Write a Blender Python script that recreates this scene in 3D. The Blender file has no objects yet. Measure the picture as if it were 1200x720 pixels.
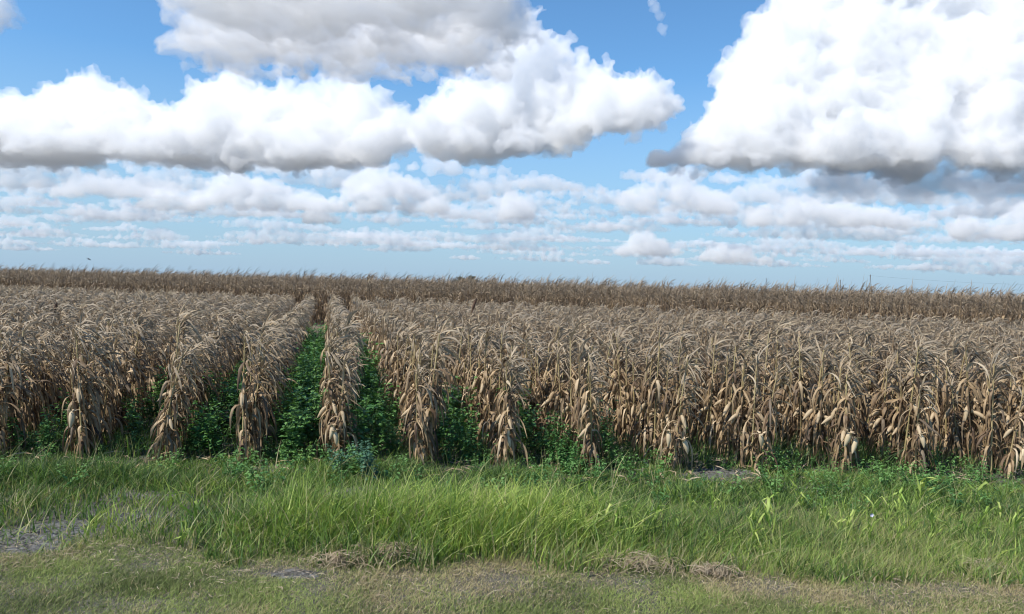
import bpy, bmesh, math, random
import numpy as np
from mathutils import Vector, Matrix
rnd = random.Random(11)
rng = np.random.default_rng(5)
S = bpy.context.scene
R = math.radians

# ------------------------------------------------------------------ camera
F = 906.0; CX, CY = 600.0, 360.0
CAMZ = 2.08
cam = bpy.data.cameras.new("camera"); cam_ob = bpy.data.objects.new("camera", cam)
S.collection.objects.link(cam_ob); S.camera = cam_ob
cam.sensor_width = 36; cam.lens = 36 * F / 1200; cam.clip_end = 120000; cam.clip_start = 0.1
CAMROT = Matrix.Rotation(R(90 - 1.45), 4, 'X') @ Matrix.Rotation(R(1.57), 4, 'Z')
cam_ob.matrix_world = Matrix.Translation((0, 0, CAMZ)) @ CAMROT

# ------------------------------------------------------------------ sky and sun
SUN_AZ, SUN_EL = R(-122), R(51)          # azimuth from +Y, clockwise: behind and to the left
sun_dir = Vector((math.sin(SUN_AZ) * math.cos(SUN_EL), math.cos(SUN_AZ) * math.cos(SUN_EL), math.sin(SUN_EL)))
w = bpy.data.worlds.new("World"); S.world = w; w.use_nodes = True
wn = w.node_tree
sk = wn.nodes.new("ShaderNodeTexSky"); sk.sky_type = 'NISHITA'; sk.sun_disc = False
sk.sun_elevation = SUN_EL; sk.sun_rotation = SUN_AZ
sk.air_density = 1.0; sk.dust_density = 0.0; sk.ozone_density = 3.0; sk.altitude = 0
gm = wn.nodes.new("ShaderNodeTexCoord"); sx = wn.nodes.new("ShaderNodeSeparateXYZ"); wn.links.new(gm.outputs['Generated'], sx.inputs[0])
mr = wn.nodes.new("ShaderNodeMapRange"); mr.inputs['From Min'].default_value = 0.0; mr.inputs['From Max'].default_value = 0.26; wn.links.new(sx.outputs['Z'], mr.inputs[0])
tint = wn.nodes.new("ShaderNodeMix"); tint.data_type = 'RGBA'; tint.blend_type = 'MULTIPLY'; tint.inputs[0].default_value = 1
wn.links.new(sk.outputs[0], tint.inputs[6]); tint.inputs[7].default_value = (.68, .98, 1.14, 1)
sm = wn.nodes.new("ShaderNodeMix"); sm.data_type = 'RGBA'; wn.links.new(mr.outputs[0], sm.inputs[0])
sm.inputs[6].default_value = (2.55, 3.6, 4.75, 1)          # pale blue air along the horizon
wn.links.new(tint.outputs[2], sm.inputs[7]); wn.links.new(sm.outputs[2], wn.nodes['Background'].inputs[0])
wn.nodes['Background'].inputs[1].default_value = 0.13
sl = bpy.data.lights.new("sun", 'SUN'); so = bpy.data.objects.new("sun", sl); S.collection.objects.link(so)
sl.energy = 4.9; sl.angle = R(0.6); sl.color = (1, 0.94, 0.84)
so.rotation_euler = sun_dir.to_track_quat('Z', 'Y').to_euler()
S.view_settings.view_transform = 'Standard'; S.view_settings.look = 'None'
S.view_settings.gamma = 1; S.view_settings.use_curve_mapping = False
S.view_settings.exposure = 0.2
S.cycles.max_bounces = 14; S.cycles.volume_bounces = 14; S.cycles.diffuse_bounces = 3
S.cycles.transmission_bounces = 4; S.cycles.glossy_bounces = 2; S.cycles.transparent_max_bounces = 16
S.cycles.use_denoising = True; S.cycles.filter_width = 1.1

def ray(px, py):
    v = Vector(((px - CX) / F, -(py - CY) / F, -1.0))
    return (CAMROT.to_3x3() @ v)
def at(px, py, depth):
    return Vector((0, 0, CAMZ)) + ray(px, py) * depth
def on_ground(px, py):
    r = ray(px, py); k = -CAMZ / r.z
    return Vector((r.x * k, r.y * k, 0))

# ------------------------------------------------------------------ helpers
def put(name, me, mat=None, parent=None, **props):
    o = bpy.data.objects.new(name, me); S.collection.objects.link(o)
    if mat is not None and me is not None:
        me.materials.append(mat)
    if parent is not None: o.parent = parent
    for k, v in props.items(): o[k] = v
    return o
def mesh_np(name, V, Fq, attrs=None, smooth=False):
    """V (n,3), Fq (m,4) quads, a repeated last index marks a triangle-free quad mesh"""
    me = bpy.data.meshes.new(name)
    V = np.ascontiguousarray(V, dtype=np.float32); Fq = np.ascontiguousarray(Fq, dtype=np.int32)
    me.vertices.add(len(V)); me.vertices.foreach_set('co', V.ravel())
    k = Fq.shape[1]
    me.loops.add(Fq.size); me.loops.foreach_set('vertex_index', Fq.ravel())
    me.polygons.add(len(Fq)); me.polygons.foreach_set('loop_start', np.arange(0, Fq.size, k, dtype=np.int32))
    me.update(calc_edges=True)
    if smooth: me.polygons.foreach_set('use_smooth', np.ones(len(Fq), dtype=bool))
    for n, a in (attrs or {}).items():
        at_ = me.attributes.new(n, 'FLOAT', 'POINT'); at_.data.foreach_set('value', np.ascontiguousarray(a, dtype=np.float32))
    return me
class Buf:
    """collects quads with two point attributes: tone (light to dark) and wear"""
    def __init__(s): s.V = []; s.F = []; s.T = []; s.W = []
    def add(s, V, Fc, tone, wear_sheen):
        b = len(s.V); s.V += [tuple(v) for v in V]; s.F += [tuple(i + b for i in f) for f in Fc]
        n = len(V)
        s.T += list(tone) if hasattr(tone, '__len__') else [tone] * n
        s.W += list(wear_sheen) if hasattr(wear_sheen, '__len__') else [wear_sheen] * n
    def arrays(s):
        return (np.array(s.V, dtype=np.float32).reshape(-1, 3), np.array(s.F, dtype=np.int32).reshape(-1, 4),
                np.array(s.T, dtype=np.float32), np.array(s.W, dtype=np.float32))
    def mesh(s, name, smooth=False):
        V, Fc, T, W = s.arrays(); return mesh_np(name, V, Fc, {'tone': T, 'wear_sheen': W}, smooth)

def tube(buf, pts, rad, n, tone, wear_sheen):
    """closed tube through pts with a radius per point"""
    V = []; Fc = []
    for i, p in enumerate(pts):
        d = (Vector(pts[min(i + 1, len(pts) - 1)]) - Vector(pts[max(i - 1, 0)])).normalized()
        a = d.orthogonal().normalized() if abs(d.z) < .9 else Vector((1, 0, 0)) - d * d.x
        a.normalize(); b = d.cross(a)
        for k in range(n):
            t = 2 * math.pi * k / n
            V.append(Vector(p) + (a * math.cos(t) + b * math.sin(t)) * rad[i])
    for i in range(len(pts) - 1):
        for k in range(n):
            Fc.append((i * n + k, i * n + (k + 1) % n, (i + 1) * n + (k + 1) % n, (i + 1) * n + k))
    buf.add(V, Fc, tone, wear_sheen)

def nodes_of(name):
    m = bpy.data.materials.new(name); m.use_nodes = True
    nt = m.node_tree; return m, nt, nt.nodes['Principled BSDF'], nt.nodes['Material Output']
def ramp(nt, stops):
    r = nt.nodes.new("ShaderNodeValToRGB"); e = r.color_ramp.elements
    while len(e) < len(stops): e.new(0.5)
    for i, (p, c) in enumerate(stops): e[i].position = p; e[i].color = (*c, 1)
    return r
def leafy(name, stops, wear_sheen_col, trans=0.25, rough=0.6, nscale=30, namt=0.35, trans_col=(1, 1, 1), spec=0.25, objrand=0.0, wear_sheen_amt=1.0):
    """leaf material: tone attribute through a ramp, mixed with a wear colour, noise mottling, thin-leaf translucency"""
    m, nt, p, out = nodes_of(name); N = nt.nodes; L = nt.links
    a = N.new("ShaderNodeAttribute"); a.attribute_name = 'tone'
    b = N.new("ShaderNodeAttribute"); b.attribute_name = 'wear_sheen'
    g = N.new("ShaderNodeNewGeometry")
    no = N.new("ShaderNodeTexNoise"); no.inputs['Scale'].default_value = nscale; no.inputs['Detail'].default_value = 3
    L.new(g.outputs['Position'], no.inputs['Vector'])
    s1 = N.new("ShaderNodeMath"); s1.operation = 'SUBTRACT'; L.new(no.outputs[0], s1.inputs[0]); s1.inputs[1].default_value = 0.5
    s2 = N.new("ShaderNodeMath"); s2.operation = 'MULTIPLY_ADD'; L.new(s1.outputs[0], s2.inputs[0]); s2.inputs[1].default_value = namt
    L.new(a.outputs['Fac'], s2.inputs[2])
    oi = N.new("ShaderNodeObjectInfo")
    s3 = N.new("ShaderNodeMath"); s3.operation = 'MULTIPLY_ADD'; L.new(oi.outputs['Random'], s3.inputs[0]); s3.inputs[1].default_value = objrand
    L.new(s2.outputs[0], s3.inputs[2])
    s4 = N.new("ShaderNodeMath"); s4.operation = 'SUBTRACT'; L.new(s3.outputs[0], s4.inputs[0]); s4.inputs[1].default_value = objrand / 2
    r = ramp(nt, stops); L.new(s4.outputs[0], r.inputs[0])
    mx = N.new("ShaderNodeMix"); mx.data_type = 'RGBA'
    wm = N.new("ShaderNodeMath"); wm.operation = 'MULTIPLY'; wm.inputs[1].default_value = wear_sheen_amt; L.new(b.outputs['Fac'], wm.inputs[0])
    L.new(wm.outputs[0], mx.inputs[0]); L.new(r.outputs[0], mx.inputs[6]); mx.inputs[7].default_value = (*wear_sheen_col, 1)
    L.new(mx.outputs[2], p.inputs['Base Color']); p.inputs['Roughness'].default_value = rough
    p.inputs['Specular IOR Level'].default_value = spec
    if trans > 0:
        t = N.new("ShaderNodeBsdfTranslucent")
        tm = N.new("ShaderNodeMix"); tm.data_type = 'RGBA'; tm.blend_type = 'MULTIPLY'; tm.inputs[0].default_value = 1
        L.new(mx.outputs[2], tm.inputs[6]); tm.inputs[7].default_value = (*trans_col, 1); L.new(tm.outputs[2], t.inputs[0])
        ms = N.new("ShaderNodeMixShader"); ms.inputs[0].default_value = trans
        L.new(p.outputs[0], ms.inputs[1]); L.new(t.outputs[0], ms.inputs[2]); L.new(ms.outputs[0], out.inputs[0])
    return m

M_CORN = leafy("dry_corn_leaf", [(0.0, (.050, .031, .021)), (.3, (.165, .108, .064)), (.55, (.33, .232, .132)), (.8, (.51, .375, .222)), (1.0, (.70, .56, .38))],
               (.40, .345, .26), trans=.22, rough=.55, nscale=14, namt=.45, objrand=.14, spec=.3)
M_STALK = leafy("dry_corn_stalk", [(0, (.12, .08, .045)), (.5, (.36, .27, .14)), (1, (.55, .45, .25))], (.3, .3, .12), trans=0, rough=.5, nscale=25, namt=.6)
M_HUSK = leafy("corn_husk", [(0, (.22, .14, .08)), (.5, (.42, .31, .19)), (1, (.66, .53, .35))], (.50, .37, .19), trans=.15, rough=.5, nscale=30, namt=.3)
M_GRASS = leafy("tall_grass_blade", [(0, (.030, .080, .025)), (.35, (.075, .16, .040)), (.7, (.20, .325, .058)), (1, (.43, .52, .12))], (.42, .36, .20), trans=.35, rough=.5, nscale=8, namt=.3, trans_col=(1, 1.1, .6), spec=.35)
M_MOWN = leafy("mown_grass_blade", [(0, (.08, .13, .032)), (.5, (.195, .285, .062)), (1, (.35, .44, .12))], (.50, .395, .235), trans=.25, rough=.6, nscale=6, namt=.3, spec=.25)
M_WEED = leafy("weed_leaf", [(0, (.030, .090, .034)), (.5, (.075, .195, .058)), (1, (.18, .33, .10))], (.3, .3, .1), trans=.25, rough=.5, nscale=20, namt=.3, trans_col=(1, 1.2, .6), spec=.35)
M_BLUEWEED = leafy("blue_green_leaf", [(0, (.05, .13, .08)), (1, (.13, .26, .16))], (.3, .3, .1), trans=.2, rough=.6)
M_LIME = leafy("young_corn_leaf", [(0, (.12, .25, .04)), (.5, (.25, .40, .07)), (1, (.43, .54, .14))], (.55, .5, .2), trans=.3, rough=.45, trans_col=(1, 1.1, .5), objrand=.8)
M_STRAW = leafy("straw", [(0, (.16, .11, .07)), (.5, (.36, .28, .18)), (1, (.58, .49, .34))], (.2, .15, .1), trans=.1, rough=.7)
M_TREE = leafy("hazy_tree_leaf", [(0, (.10, .12, .10)), (1, (.20, .22, .18))], (.2, .2, .2), trans=.1)  # grey of distant haze mixed into the leaf colour

# ------------------------------------------------------------------ layout in the row frame
VPX = 383
r0 = ray(VPX, 331); RDIR = Vector((r0.x, r0.y, 0)).normalized()       # along the rows, away from the camera
NDIR = Vector((RDIR.y, -RDIR.x, 0))                                    # across the rows, to the right
def edge_y(x): return 8.78 + 0.041 * x                                 # grass edge of the field
def far_y(x): return 33.5 - 0.363 * x                                  # foot of the tall corn block behind
SP = 0.952; Q0 = -2.70
def row_start(k):
    q = Q0 + k * SP
    # point q*N + s*R on the line y = a + b x
    s = (8.78 + 0.041 * q * NDIR.x - q * NDIR.y) / (RDIR.y - 0.041 * RDIR.x)
    return q, s
def row_end(k):
    q = Q0 + k * SP
    return (33.5 - 0.363 * q * NDIR.x - q * NDIR.y) / (RDIR.y + 0.363 * RDIR.x)
def rp(q, s): return Vector((q * NDIR.x + s * RDIR.x, q * NDIR.y + s * RDIR.y, 0))

# ------------------------------------------------------------------ ground
def soil_mat():
    m, nt, p, out = nodes_of("field_soil"); N = nt.nodes; L = nt.links
    g = N.new("ShaderNodeNewGeometry")
    n1 = N.new("ShaderNodeTexNoise"); n1.inputs['Scale'].default_value = 1.3; n1.inputs['Detail'].default_value = 8; n1.inputs['Roughness'].default_value = .65
    n2 = N.new("ShaderNodeTexNoise"); n2.inputs['Scale'].default_value = 28; n2.inputs['Detail'].default_value = 6; n2.inputs['Roughness'].default_value = .7
    for n in (n1, n2): L.new(g.outputs['Position'], n.inputs['Vector'])
    a = N.new("ShaderNodeMath"); a.operation = 'ADD'; L.new(n1.outputs[0], a.inputs[0]); L.new(n2.outputs[0], a.inputs[1])
    b = N.new("ShaderNodeMath"); b.operation = 'MULTIPLY'; L.new(a.outputs[0], b.inputs[0]); b.inputs[1].default_value = .5
    r = ramp(nt, [(.32, (.042, .038, .033)), (.5, (.11, .10, .085)), (.68, (.19, .175, .15))]); L.new(b.outputs[0], r.inputs[0])
    ln = N.new("ShaderNodeVectorMath"); ln.operation = 'LENGTH'; L.new(g.outputs['Position'], ln.inputs[0])
    fm = N.new("ShaderNodeMapRange"); fm.inputs['From Min'].default_value = 90; fm.inputs['From Max'].default_value = 400; L.new(ln.outputs['Value'], fm.inputs[0])
    n3 = N.new("ShaderNodeTexNoise"); n3.inputs['Scale'].default_value = .002; L.new(g.outputs['Position'], n3.inputs['Vector'])
    fr = ramp(nt, [(.4, (.055, .062, .055)), (.6, (.095, .088, .08))]); L.new(n3.outputs[0], fr.inputs[0])     # crops and pasture beyond, unseen, colour darkened to cut bounce under the clouds
    fx = N.new("ShaderNodeMix"); fx.data_type = 'RGBA'; L.new(fm.outputs[0], fx.inputs[0]); L.new(r.outputs[0], fx.inputs[6]); L.new(fr.outputs[0], fx.inputs[7])
    L.new(fx.outputs[2], p.inputs['Base Color']); p.inputs['Roughness'].default_value = .9
    bp = N.new("ShaderNodeBump"); bp.inputs['Strength'].default_value = .8; bp.inputs['Distance'].default_value = .03
    L.new(n2.outputs[0], bp.inputs['Height']); L.new(bp.outputs[0], p.inputs['Normal'])
    return m
def rel(x, y):
    return 0.03 * np.sin(x * .9 + 1.3) * np.sin(y * 1.1) + 0.015 * np.sin(x * 2.7) * np.cos(y * 3.1 + x)
def ground_h(x, y):
    """gentle lumps near the verge, level further off"""
    x = np.asarray(x, dtype=float); y = np.asarray(y, dtype=float)
    return rel(x, y) * np.clip((14 - y) / 4, 0, 1) * np.clip((y - 1) / 2, 0, 1) * np.clip((12 - abs(x)) / 3, 0, 1)
gx = np.concatenate([-np.geomspace(60000, 14, 24), np.linspace(-13, 13, 131), np.geomspace(14, 60000, 24)])
gy = np.concatenate([-np.geomspace(60000, 2, 20), np.linspace(0, 16, 81), np.geomspace(17, 60000, 26)])
X, Y = np.meshgrid(gx, gy); Z = ground_h(X, Y)
nx, ny = len(gx), len(gy)
idx = np.arange(nx * ny).reshape(ny, nx)
Fq = np.stack([idx[:-1, :-1], idx[:-1, 1:], idx[1:, 1:], idx[1:, :-1]], -1).reshape(-1, 4)
ground = put("ground", mesh_np("ground", np.stack([X, Y, Z], -1).reshape(-1, 3), Fq, smooth=True), soil_mat(), kind='structure')

def patch(name, cx, cy, rx, ry, mat, seed, lift=.006, lump=.02, ang=0.0):
    """uneven sheet of mud or sand with its own lumps, tapering into the ground at its rim"""
    n = 46; rs = np.linspace(0, 1, 15); V = []
    pr = np.random.default_rng(seed); ph = pr.uniform(0, 6.28, 6)
    for i, r in enumerate(rs):
        for k in range(n):
            t = 2 * math.pi * k / n
            q = 1 + .16 * math.sin(2 * t + ph[0]) + .12 * math.sin(3 * t + ph[1]) + .08 * math.sin(5 * t + ph[2]) + .06 * math.sin(9 * t + ph[3])
            u, v = rx * r * q * math.cos(t), ry * r * q * math.sin(t)
            x = cx + u * math.cos(ang) - v * math.sin(ang); y = cy + u * math.sin(ang) + v * math.cos(ang)
            z = float(ground_h(x, y)) + lift * (1 - r ** 4) - .004 * r ** 4 + lump * (1 - r ** 3) * pr.uniform(0, 1)
            V.append((x, y, z))
    Fc = [(i * n + k, i * n + (k + 1) % n, (i + 1) * n + (k + 1) % n, (i + 1) * n + k) for i in range(len(rs) - 1) for k in range(n)]
    return put(name, mesh_np(name, V, Fc, smooth=True), mat, kind='structure')
def mud_mat():
    m, nt, p, out = nodes_of("grey_mud"); N = nt.nodes; L = nt.links
    g = N.new("ShaderNodeNewGeometry")
    n1 = N.new("ShaderNodeTexNoise"); n1.inputs['Scale'].default_value = 22; n1.inputs['Detail'].default_value = 8; n1.inputs['Roughness'].default_value = .7
    v = N.new("ShaderNodeTexVoronoi"); v.inputs['Scale'].default_value = 26; v.feature = 'F1'
    for n in (n1, v): L.new(g.outputs['Position'], n.inputs['Vector'])
    a = N.new("ShaderNodeMath"); a.operation = 'MULTIPLY_ADD'; L.new(v.outputs['Distance'], a.inputs[0]); a.inputs[1].default_value = .45; L.new(n1.outputs[0], a.inputs[2])
    r = ramp(nt, [(.42, (.030, .028, .024)), (.65, (.105, .102, .092)), (.95, (.24, .235, .22))]); L.new(a.outputs[0], r.inputs[0])
    L.new(r.outputs[0], p.inputs['Base Color']); p.inputs['Roughness'].default_value = .8; p.inputs['Specular IOR Level'].default_value = .2
    bp = N.new("ShaderNodeBump"); bp.inputs['Strength'].default_value = 1; bp.inputs['Distance'].default_value = .03
    L.new(a.outputs[0], bp.inputs['Height']); L.new(bp.outputs[0], p.inputs['Normal'])
    return m
M_MUD = mud_mat()
MUDS = []   # (x, y, rx, ry) where the grass stays thin
for i, (px, py, rx, ry) in enumerate([(45, 624, .50, .38), (150, 602, .34, .12), (345, 672, .22, .09), (415, 578, .55, .28), (175, 578, .4, .2),
                                      (855, 560, .7, .42), (1045, 570, .7, .3), (960, 575, .5, .2), (325, 552, .4, .3), (20, 640, .35, .2)]):
    g = on_ground(px, py); MUDS.append((g.x, g.y, rx, ry))
    patch("mud", g.x, g.y, rx, ry, M_MUD, 40 + i)
ms, nt, p, _ = nodes_of("pale_sand"); nz = nt.nodes.new("ShaderNodeTexNoise"); nz.inputs['Scale'].default_value = 3; nz.inputs['Detail'].default_value = 6
rr = ramp(nt, [(.35, (.33, .25, .17)), (.65, (.52, .42, .30))]); nt.links.new(nz.outputs[0], rr.inputs[0]); nt.links.new(rr.outputs[0], p.inputs['Base Color']); p.inputs['Roughness'].default_value = .9
g = on_ground(374, 386)
patch("sand", g.x, g.y - .5, 2.3, 3.4, ms, 3, lift=.02, lump=.05, ang=0.2)
def mud_at(x, y):
    """0 outside the mud, up to 1 at a patch's centre"""
    m = np.zeros_like(x)
    for (cx, cy, rx, ry) in MUDS:
        d = ((x - cx) / rx) ** 2 + ((y - cy) / ry) ** 2
        m = np.maximum(m, np.clip(1.15 - d, 0, .70))
    return m

# ------------------------------------------------------------------ smooth value noise for scattering
def vnoise(x, y, sc, seed):
    pr = np.random.default_rng(seed); T = pr.uniform(0, 1, (64, 64))
    u, v = x * sc + 100, y * sc + 100
    i, j = np.floor(u).astype(int), np.floor(v).astype(int); fu, fv = u - i, v - j
    fu = fu * fu * (3 - 2 * fu); fv = fv * fv * (3 - 2 * fv)
    a = T[i % 64, j % 64]; b = T[(i + 1) % 64, j % 64]; c = T[i % 64, (j + 1) % 64]; d = T[(i + 1) % 64, (j + 1) % 64]
    return (a * (1 - fu) + b * fu) * (1 - fv) + (c * (1 - fu) + d * fu) * fv

# ------------------------------------------------------------------ grass
def blades(name, x, y, h, wd, lean, tone, wear_sheen, seg=3, wind=(.15, 0.0), mat=None, curl=1.0, label=None, cat=None, z0=None):
    """many grass blades as one mesh; each blade a tapering ribbon that arcs over"""
    n = len(x); az = rng.uniform(0, 2 * math.pi, n); fa = rng.uniform(0, math.pi, n)
    dx = np.cos(az) * lean + wind[0] * (.5 + lean); dy = np.sin(az) * lean + wind[1]
    V = np.zeros((n, seg * 2 + 2, 3)); zb = ground_h(x, y) if z0 is None else z0
    for i in range(seg + 1):
        t = i / seg; up = t * (1 - .35 * np.clip(lean, 0, 2) * t * curl * .6); out = t ** 1.8
        cx = x + dx * h * out; cy = y + dy * h * out; cz = zb - .01 + h * np.maximum(up, .02 * t)
        ww = wd * (1 - t ** 1.6) * .5 + wd * .04
        V[:, 2 * i, 0] = cx - np.cos(fa) * ww; V[:, 2 * i, 1] = cy - np.sin(fa) * ww; V[:, 2 * i, 2] = cz
        V[:, 2 * i + 1, 0] = cx + np.cos(fa) * ww; V[:, 2 * i + 1, 1] = cy + np.sin(fa) * ww; V[:, 2 * i + 1, 2] = cz
    base = (np.arange(n) * (seg * 2 + 2))[:, None, None]
    q = np.array([(2 * i, 2 * i + 1, 2 * i + 3, 2 * i + 2) for i in range(seg)])[None]
    Fc = (base + q).reshape(-1, 4)
    T = np.repeat(tone, seg * 2 + 2); W = np.repeat(wear_sheen, seg * 2 + 2)
    return put(name, mesh_np(name, V.reshape(-1, 3), Fc, {'tone': T, 'wear_sheen': W}), mat, kind='stuff', label=label, category=cat)
def scatter(n, y0, y1, margin=1.2):
    y = np.sqrt(rng.uniform(y0 * y0, y1 * y1, n)); x = rng.uniform(-1, 1, n) * (y * .68 + margin)
    return x, y
# boundary where mowing stopped (camera depth), wavy; fy turns a picture row at the middle into a depth
def mow_y(x): return 5.62 + .12 * np.sin(x * 1.7) + .10 * np.sin(x * 4.1 + 1) - .02 * x

x, y = scatter(330000, 4.3, 6.3)
dry = vnoise(x, y, 1.1, 1) * .5 + vnoise(x, y, 4, 2) * .5
band = np.exp(-((y - mow_y(x) + .12) / .30) ** 2)              # the dry strip at the foot of the long grass
near = np.clip((5.1 - y) / .6, 0, 1)
keep = (y < mow_y(x) + .6 * rng.uniform(0, 1, len(x))) & (rng.uniform(0, 1, len(x)) > mud_at(x, y) * .9)
keep &= rng.uniform(0, 1, len(x)) > .35 * np.clip(dry * 2.2 - 1.1, 0, 1)
x, y, dry, band = x[keep], y[keep], dry[keep], band[keep]; n = len(x)
pd = np.clip(.04 + .55 * band + (dry - .5) * 1.6 + .1 * np.clip(x / 4, -1, 1), .08, .92)
wear_sheen = np.where(rng.uniform(0, 1, n) < pd, rng.uniform(.6, 1, n), rng.uniform(0, .3, n))
blades("mown_grass", x, y, rng.uniform(.02, .06, n) * (1 - .2 * band) * (.6 + .9 * vnoise(x, y, 3.1, 72)), rng.uniform(.003, .0065, n), rng.uniform(.2, 1.5, n),
       np.clip(rng.normal(.5, .25, n) + .9 * (vnoise(x, y, 2.3, 71) - .5), 0, 1), wear_sheen, 2, mat=M_MOWN, label="short mown grass mixed with dry clippings along the bottom of the verge", cat="grass")

def tall(name, n, hfun, tfun, wfun, dfun, y0, y1, wd=(.004, .009), lean=(.15, .9), mat=M_GRASS, seg=4, label="", clump=.45, wind=.25):
    # tufts: blades gather round tuft centres
    nt_ = n // 22
    cx, cy = scatter(nt_, y0, y1)
    k = rng.integers(0, nt_, n)
    rad = np.abs(rng.normal(0, .075, n)) ; a = rng.uniform(0, 6.28, n)
    loose = rng.uniform(0, 1, n) > clump
    lx, ly = scatter(n, y0, y1)
    x = np.where(loose, lx, cx[k] + rad * np.cos(a)); y = np.where(loose, ly, cy[k] + rad * np.sin(a))
    dens = dfun(x, y)
    keep = rng.uniform(0, 1, n) < dens
    x, y, k = x[keep], y[keep], k[keep]; n = len(x)
    th = rng.uniform(.75, 1.2, nt_)[k]
    h = hfun(x, y) * rng.uniform(.45, 1.1, n) * th
    tone = np.clip(tfun(x, y) + rng.normal(0, .15, n) + rng.normal(0, .16, nt_)[k], 0, 1)
    pw = wfun(x, y); wear_sheen = np.where(rng.uniform(0, 1, n) < pw, rng.uniform(.5, 1, n), rng.uniform(0, .12, n))
    return blades(name, x, y, h, rng.uniform(wd[0], wd[1], n), rng.uniform(lean[0], lean[1], n), tone, wear_sheen, seg, wind=(wind, 0), mat=mat, label=label, cat="grass")

def gauss(x, y, cx, cy, rx, ry): return np.exp(-((x - cx) / rx) ** 2 - ((y - cy) / ry) ** 2)
def G(px, py): g = on_ground(px, py); return g.x, g.y
gc = G(520, 650); gc2 = G(400, 640); gr = G(650, 640); gl = G(330, 635)
def lush(x, y):
    """the bright long tussocks left of centre"""
    return np.clip(gauss(x, y, gc[0], gc[1] + .25, .75, .42) + .9 * gauss(x, y, gc2[0], gc2[1] + .3, .7, .4) + .75 * gauss(x, y, gr[0], gr[1] + .3, .8, .4)
                   + .6 * gauss(x, y, gl[0], gl[1] + .3, .4, .3), 0, 1)
def d_mid(x, y):
    d = np.clip((y - mow_y(x) + .25 - .5 * vnoise(x, y, 3.0, 51)) / .3, 0, 1) * np.clip((8.1 - y) / .5, .25, 1)
    left = np.clip((-x - 2.2) / .8, 0, 1) * np.clip((7.4 - y) / .5, 0, 1)
    d *= (1 - .45 * left) * (.55 + .9 * np.clip(vnoise(x, y, 1.6, 7) - .15, 0, .6) + lush(x, y))
    return d * (1 - .93 * mud_at(x, y))
tall("tall_grass", 76000, lambda x, y: .10 + .14 * vnoise(x, y, 1.9, 8) + .36 * lush(x, y), lambda x, y: .50 + .32 * lush(x, y) - .18 * np.clip((y - 7) / 1.2, 0, 1) + .45 * (vnoise(x, y, 1.5, 9) - .5),
     lambda x, y: .14 + .30 * np.exp(-((y - mow_y(x)) / .22) ** 2) * (1 - .5 * lush(x, y)) + .12 * np.clip(-x / 4, 0, 1), d_mid, 5.5, 8.3, wd=(.004, .015), lean=(.1, 1.2), wind=.12,
     label="long bright green grass tussocks growing between the mown strip and the corn")
def d_right(x, y): return np.clip((x + .2) / 1.0, 0, 1) * np.clip((y - mow_y(x) + .05) / .15, 0, 1) * np.clip((7.3 - y) / .4, 0, 1)
tall("wispy_grass", 60000, lambda x, y: .16 + .06 * vnoise(x, y, 1.5, 11), lambda x, y: .80 + 0 * x, lambda x, y: .50 + .5 * (vnoise(x, y, 2, 12) - .5), d_right, 5.6, 7.5,
     wd=(.0022, .0045), lean=(.2, 1.2), label="fine wispy yellow green grass along the right half of the verge", clump=.6, wind=.25)
def d_back(x, y):
    e = edge_y(x)
    return np.clip((y - 7.3) / .5, 0, 1) * np.clip((e + .55 - y) / .5, .0, 1) * (.45 + .8 * np.clip(vnoise(x, y, 1.2, 14) - .1, 0, .7)) * (1 - .85 * mud_at(x, y))
tall("verge_grass", 130000, lambda x, y: (.12 + .14 * vnoise(x, y, 1.4, 15)) * np.clip(1.3 - (y - 7.4) / 1.6, .28, 1) * (.6 + 1.9 * np.clip(vnoise(x, y, 1.7, 61) - .35, 0, .6)), lambda x, y: .36 + .35 * (vnoise(x, y, 1.1, 16) - .5) + .22 * np.clip(x / 4, 0, 1), lambda x, y: .04 + 0 * x, d_back, 7.2, 10.2,
     wd=(.005, .013), lean=(.2, 1.3), wind=.1, label="darker green grass growing along the foot of the corn rows")
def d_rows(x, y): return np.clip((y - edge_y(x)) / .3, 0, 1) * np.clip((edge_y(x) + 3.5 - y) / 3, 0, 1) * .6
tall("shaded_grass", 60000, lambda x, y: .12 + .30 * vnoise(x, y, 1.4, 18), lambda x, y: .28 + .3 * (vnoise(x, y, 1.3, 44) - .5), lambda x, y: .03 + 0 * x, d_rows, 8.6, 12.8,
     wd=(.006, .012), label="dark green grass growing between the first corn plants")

n = 1500; x, y = scatter(n, 5.8, 8.6); ok = (y > mow_y(x) + .1) & (rng.uniform(0, 1, n) < .25 + .9 * np.clip(vnoise(x, y, 1.4, 81) - .4, 0, 1)); x, y = x[ok], y[ok]; n = len(x)
blades("seed_stems", x, y, rng.uniform(.22, .46, n), rng.uniform(.004, .010, n), rng.uniform(.1, .8, n), rng.uniform(.4, 1, n), rng.uniform(.35, 1, n), 4, wind=(.12, 0), mat=M_GRASS, label="thin dry flowering stems standing among the verge grass", cat="grass")
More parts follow.
